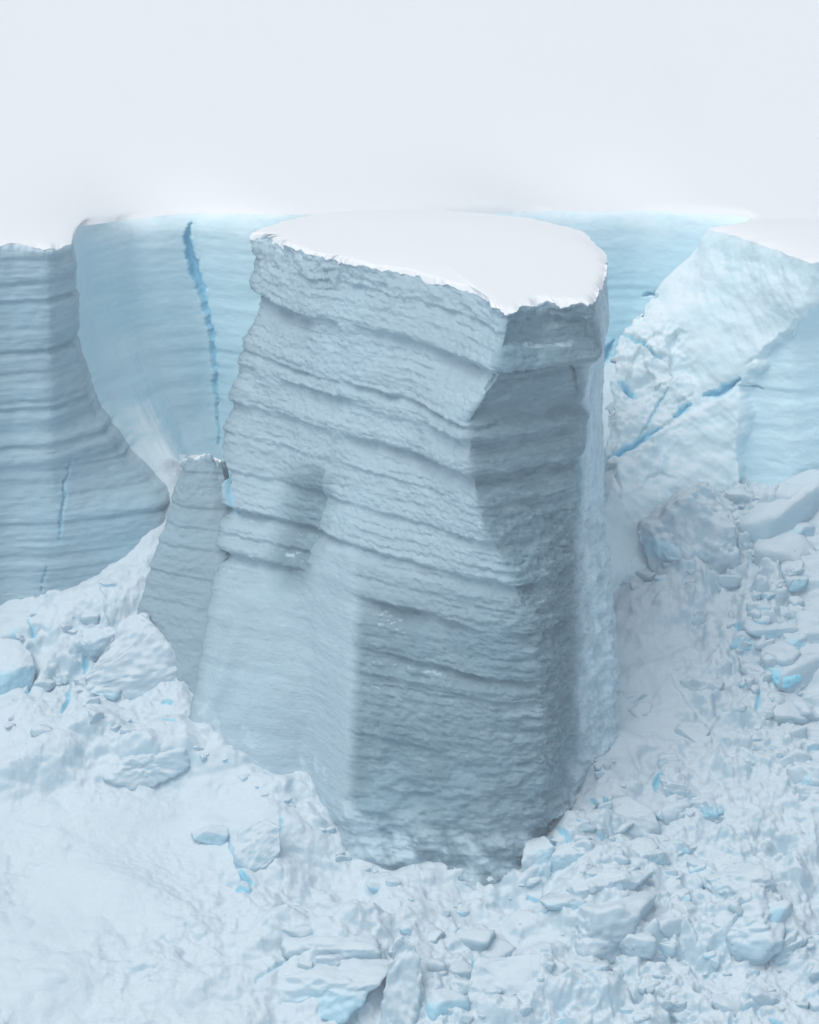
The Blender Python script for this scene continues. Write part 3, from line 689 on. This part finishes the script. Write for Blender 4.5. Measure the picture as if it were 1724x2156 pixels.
def block(px, py, rx, ry, seed, label, blue=.15, rot=(0, 0, 0), sub=4, sink=.60, depth=None, name='ice_block', cat='ice block', group=None):
    """rx, ry: half width and half height in the photograph; py is the block's foot"""
    g = ground(px, py); a = rx*MPX*1.25; h = ry*MPX*1.2; dpt = depth if depth else (a+h)*.5
    V, F = block_shape(seed, sub, (a, dpt, h)); V = V @ rot3(*rot).T
    c = np.array([g[0], g[1]+dpt*.35, g[2]+h*(1-2*sink)])
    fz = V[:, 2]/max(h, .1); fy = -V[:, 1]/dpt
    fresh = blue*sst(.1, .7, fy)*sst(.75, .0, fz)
    o = mesh_obj(name, V+c, F, M_block, origin=tuple(g), attrs={'fresh': fresh, 'rime_and_light': np.zeros(len(V))})
    tag(o, label, cat, group); return o
M_block = ice_material('block_ice', (.62, .72, .785), (.43, .57, .66), (.34, .74, .92), bump=.40, slope=(.25, .7))
for a in BLOCKS:
    block(*a)
_r = np.random.RandomState(5)
for (x0, x1), (y0, y1), n, lab, grp in [
        ((1570, 1760), (1060, 1300), 12, 'knee-high angular block in the rubble below the smooth blue wall', 'angular blocks below the blue wall'),
        ((1560, 1760), (1380, 1700), 14, 'angular block in the rubble field along the right edge', 'angular blocks along the right edge'),
        ((1220, 1480), (1690, 1900), 12, 'angular block heaped right of the tower foot', 'angular blocks heaped by the tower foot'),
        ((1330, 1750), (1950, 2150), 14, 'angular block on the lower right slope', 'angular blocks on the lower right slope'),
        ((1300, 1540), (1200, 1560), 8, 'low half-buried block on the smooth fan right of the tower', 'low blocks on the snow fan'),
        ((20, 330), (1330, 1560), 9, 'half-buried angular block in the left rubble', 'angular blocks in the left rubble'),
        ((560, 1150), (1960, 2150), 9, 'half-buried angular block along the bottom edge', 'angular blocks along the bottom edge')]:
    for k in range(n):
        r0 = 18*_r.lognormal(0, .4)
        block(_r.uniform(x0, x1), _r.uniform(y0, y1), r0*_r.uniform(.9, 1.5), r0, _r.randint(1, 9999), lab, _r.choice([.02, .05, .1, .45]), (_r.uniform(-40, 40), _r.uniform(-15, 15), _r.uniform(-25, 25)), 4, .64, None, 'ice_block', 'ice block', grp)
def hull_block(base, pts, seed, label, blue=0., bpoly=None, cuts=4, amp=.10, rime_and_light=0.):
    """a large block from surveyed corners (column, row, metres behind its foot)"""
    g = ground(*base); bm = bmesh.new()
    for (x, y, dy) in pts: bm.verts.new(at(x, y, g[1]+dy))
    bmesh.ops.convex_hull(bm, input=bm.verts)
    bmesh.ops.delete(bm, geom=[v for v in bm.verts if not v.link_faces], context='VERTS')
    bmesh.ops.triangulate(bm, faces=bm.faces)
    for _ in range(cuts): bmesh.ops.subdivide_edges(bm, edges=[e for e in bm.edges if e.calc_length() > .12], cuts=1, use_grid_fill=True); bmesh.ops.triangulate(bm, faces=bm.faces)
    for _ in range(3): bmesh.ops.smooth_vert(bm, verts=bm.verts, factor=.5, use_axis_x=True, use_axis_y=True, use_axis_z=True)
    bm.normal_update()
    V = np.array([v.co[:] for v in bm.verts]); N_ = np.array([v.normal[:] for v in bm.verts]); F = np.array([[v.index for v in f.verts] for f in bm.faces]); bm.free()
    d = amp*(2.2*fbm(V[:, 0]*.5+seed, V[:, 1]*.5, V[:, 2]*.5, 3)+.9*fbm(V[:, 0]*2+seed, V[:, 1]*2, V[:, 2]*2, 4, .6))
    V = V+N_*d[:, None]; fr = np.zeros(len(V))
    if bpoly:
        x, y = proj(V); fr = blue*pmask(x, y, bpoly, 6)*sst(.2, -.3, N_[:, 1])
    o = mesh_obj('ice_block', V, F, M_block, origin=tuple(g), attrs={'fresh': fr, 'rime_and_light': rime_and_light*sst(-.3, .4, fbm(V[:, 0]*1.1, V[:, 1]*1.1, V[:, 2]*1.1, 4))}); tag(o, label, 'ice block')
hull_block((1450, 1165), [(1478, 1008, 1.8), (1452, 1045, .6), (1400, 1082, .4), (1335, 1108, .8), (1330, 1125, .5), (1400, 1150, -.1), (1465, 1176, -.4), (1560, 1158, 0), (1548, 1115, .3), (1525, 1060, 1.2), (1500, 1020, 2.4), (1400, 1060, 3.5), (1540, 1080, 3.5), (1400, 1250, .5), (1540, 1250, .5)], 3.3,
           'largest grey-blue ice boulder with pointed top, on the slope right of the tower', .35, [(1330, 1125), (1400, 1135), (1440, 1160), (1400, 1180), (1330, 1150)], amp=.20, rime_and_light=.6)  # snow patches pale its colour to offset the tower's shade
hull_block((1320, 1108), [(1270, 1010, 2.6), (1335, 1008, 2.6), (1358, 1040, 1.0), (1352, 1052, .4), (1275, 1046, .3), (1268, 1100, .1), (1310, 1118, -.1), (1366, 1092, .3), (1368, 1080, 1.5), (1270, 1180, .5), (1370, 1180, .5)], 7.3,
           'ice block with snowy top and blue front face, between tower and largest boulder', .85, [(1262, 1050), (1355, 1056), (1375, 1095), (1310, 1130), (1260, 1110)], amp=.05)
hull_block((60, 1450), [(-40, 1330, 3), (40, 1340, 2.5), (70, 1370, 1.5), (74, 1400, .6), (40, 1405, 0), (-10, 1425, -.2), (-20, 1470, -.5), (30, 1460, 0), (68, 1435, .5), (60, 1540, 1), (-30, 1540, 1)], 1.3,
           'big block with snowy roof and shaded blue front at the left edge', .4, [(-50, 1420), (40, 1408), (72, 1405), (66, 1440), (20, 1475), (-50, 1480)], amp=.07)
hull_block((150, 1420), [(90, 1300, 3), (160, 1275, 3), (200, 1300, 2.5), (195, 1370, 1), (175, 1420, .3), (110, 1440, 0), (82, 1400, .4), (75, 1350, 1.5), (100, 1520, 1), (180, 1520, 1)], 5.1,
           'domed white block right of the crack near the left edge', amp=.12)
hull_block((290, 1470), [(270, 1290, 3.4), (310, 1290, 3.2), (330, 1330, 2), (385, 1395, 1), (390, 1440, .5), (330, 1480, 0), (200, 1470, 0), (170, 1440, .4), (215, 1385, 1.4), (200, 1560, 1), (380, 1560, 1)], 8.7,
           'wide broken block with grey rough face just below the leaning slab', amp=.14)
hull_block((560, 1830), [(500, 1745, 1.6), (560, 1718, 1.8), (592, 1735, 1.2), (594, 1790, .4), (560, 1825, -.1), (520, 1832, -.2), (490, 1800, .4), (560, 1900, .8), (500, 1900, .8)], 2.9,
           'upright grey block in the snow left of the tower foot', amp=.08)
hull_block((1340, 1765), [(1290, 1680, 1.6), (1330, 1672, 1.8), (1380, 1705, 1), (1392, 1735, .4), (1350, 1770, -.2), (1310, 1745, .1), (1275, 1705, .6), (1380, 1850, .8), (1290, 1850, .8)], 4.4,
           'dark grey angular boulder in the middle of the rubble near the tower foot', amp=.07)
hull_block((1150, 1840), [(1110, 1760, 1.6), (1150, 1755, 1.6), (1166, 1780, .6), (1160, 1838, 0), (1135, 1838, -.2), (1095, 1815, .2), (1160, 1900, .6), (1100, 1900, .6)], 6.6,
           'blue-grey block with dark crack at the right foot of the tower', .25, [(1130, 1790), (1165, 1780), (1162, 1845), (1125, 1845)], amp=.09)
hull_block((850, 2150), [(845, 1965, 2.2), (875, 1985, 1.8), (890, 2040, 1.2), (880, 2110, .4), (860, 2180, -.3), (800, 2180, 0), (812, 2060, 1), (825, 1990, 1.8), (890, 2220, .5), (800, 2220, .5)], 9.6,
           'jagged spire of snowy ice at the bottom centre', amp=.13)
hull_block((1050, 2090), [(1000, 2010, 1.8), (1150, 2000, 1.8), (1200, 2030, 1.2), (1190, 2075, .4), (1100, 2100, -.2), (985, 2110, -.1), (980, 2070, .6), (1000, 2190, .6), (1190, 2190, .6)], 11.6,
           'pale flat slab right of the long bottom crack', amp=.07)

# loose chunks strewn over the rubble, each one an object; twelve shapes shared
def chunks():
    rg = np.random.RandomState(21); shapes = []
    V3, F3 = ico(3); ICO[3] = (V3, F3)
    for k in range(12):
        V, F = block_shape(100+k, 3, (1, .85, .8), soft=.016, nf=8)
        V = np.asarray(V, np.float32)
        o = mesh_obj('ice_chunk', V, F, M_block, attrs={'fresh': (.5 if k % 6 == 0 else .03)*sst(.1, .7, -V[:, 1])*sst(.6, 0, V[:, 2]), 'rime_and_light': np.zeros(len(V))})
        shapes.append(o.data); bpy.data.objects.remove(o)
    areas = [((1570, 1780), (1040, 1260), 46, .32, 'small snowy ice chunk strewn under the smooth blue wall at right', 'chunks under the blue wall'),
             ((1540, 1760), (1280, 1560), 46, .36, 'small snowy ice chunk in the rubble near the right edge, mid height', 'chunks near the right edge'),
             ((1210, 1520), (1650, 1880), 44, .34, 'small ice chunk in the rubble cluster right of the tower foot', 'chunks right of the tower foot'),
             ((1300, 1770), (1900, 2150), 44, .36, 'small snowy ice chunk on the lower right slope', 'chunks on the lower right slope'),
             ((820, 1200), (1900, 2150), 26, .30, 'small ice chunk on the bottom middle slope', 'chunks on the bottom middle slope'),
             ((10, 330), (1290, 1540), 22, .34, 'small snowy ice chunk among the big blocks at left', 'chunks among the left blocks'),
             ((1280, 1560), (1030, 1240), 40, .40, 'ice chunk between the tower and the right rubble, around the largest boulder', 'chunks around the largest boulder')]
    for (x0, x1), (y0, y1), n, r, lab, grp in areas:
        for k in range(n):
            p = ground(rg.uniform(x0, x1), rg.uniform(y0, y1)); q = r*rg.lognormal(0, .6)
            o = bpy.data.objects.new('ice_chunk', shapes[rg.randint(12)]); COL.objects.link(o)
            o.location = (p[0], p[1]+.1*q, p[2]-q*.12); o.scale = (q*rg.uniform(.8, 1.4), q*rg.uniform(.8, 1.2), q*rg.uniform(.75, 1.3))
            o.rotation_euler = (rg.uniform(-.4, .4), rg.uniform(-.4, .4), rg.uniform(-.8, .8)); tag(o, lab, 'ice chunk', grp)
chunks()
def foot_chunks():
    """fallen pieces heaped along the foot of the tower"""
    rg = np.random.RandomState(33); sh = [o.data for o in COL.objects if o.name.startswith('ice_chunk')]
    f = np.array(FOOT, float); t = rg.uniform(0, len(f)-1, 34)
    for q in t:
        i = min(int(q), len(f)-2); c = f[i]+(f[i+1]-f[i])*(q-i)
        p = ground(c[0]+rg.normal(0, 10), c[1]+rg.normal(8, 9)); r = .26*rg.lognormal(0, .5)
        o = bpy.data.objects.new('ice_chunk', sh[rg.randint(len(sh))]); COL.objects.link(o)
        o.location = (p[0], p[1], p[2]-r*.1); o.scale = (r*rg.uniform(.8, 1.4), r, r*rg.uniform(.7, 1.2))
        o.rotation_euler = (rg.uniform(-.5, .5), rg.uniform(-.5, .5), rg.uniform(-1, 1))
        tag(o, 'small ice chunk heaped along the foot of the tower', 'ice chunk', 'chunks along the tower foot')
foot_chunks()


# ------------------------------------------------------------------ thin snow-mist in the air
def haze():
    bm = bmesh.new(); bmesh.ops.create_cube(bm, size=1.0)
    me = bpy.data.meshes.new('haze'); bm.to_mesh(me); bm.free()
    m = bpy.data.materials.new('snow_mist'); m.use_nodes = True; t = m.node_tree
    t.nodes.remove(t.nodes['Principled BSDF'])
    v = t.nodes.new('ShaderNodeVolumePrincipled'); v.inputs['Color'].default_value = (.95, .975, 1, 1)
    v.inputs['Density'].default_value = .0004; v.inputs['Anisotropy'].default_value = .0
    t.links.new(v.outputs[0], t.nodes['Material Output'].inputs['Volume']); me.materials.append(m)
    o = bpy.data.objects.new('haze', me); COL.objects.link(o)
    o.scale = (44000, 44000, 140); o.location = (0, 0, 46); o['kind'] = 'stuff'; o['label'] = 'thin pale snow mist in the air over the ice'
haze()
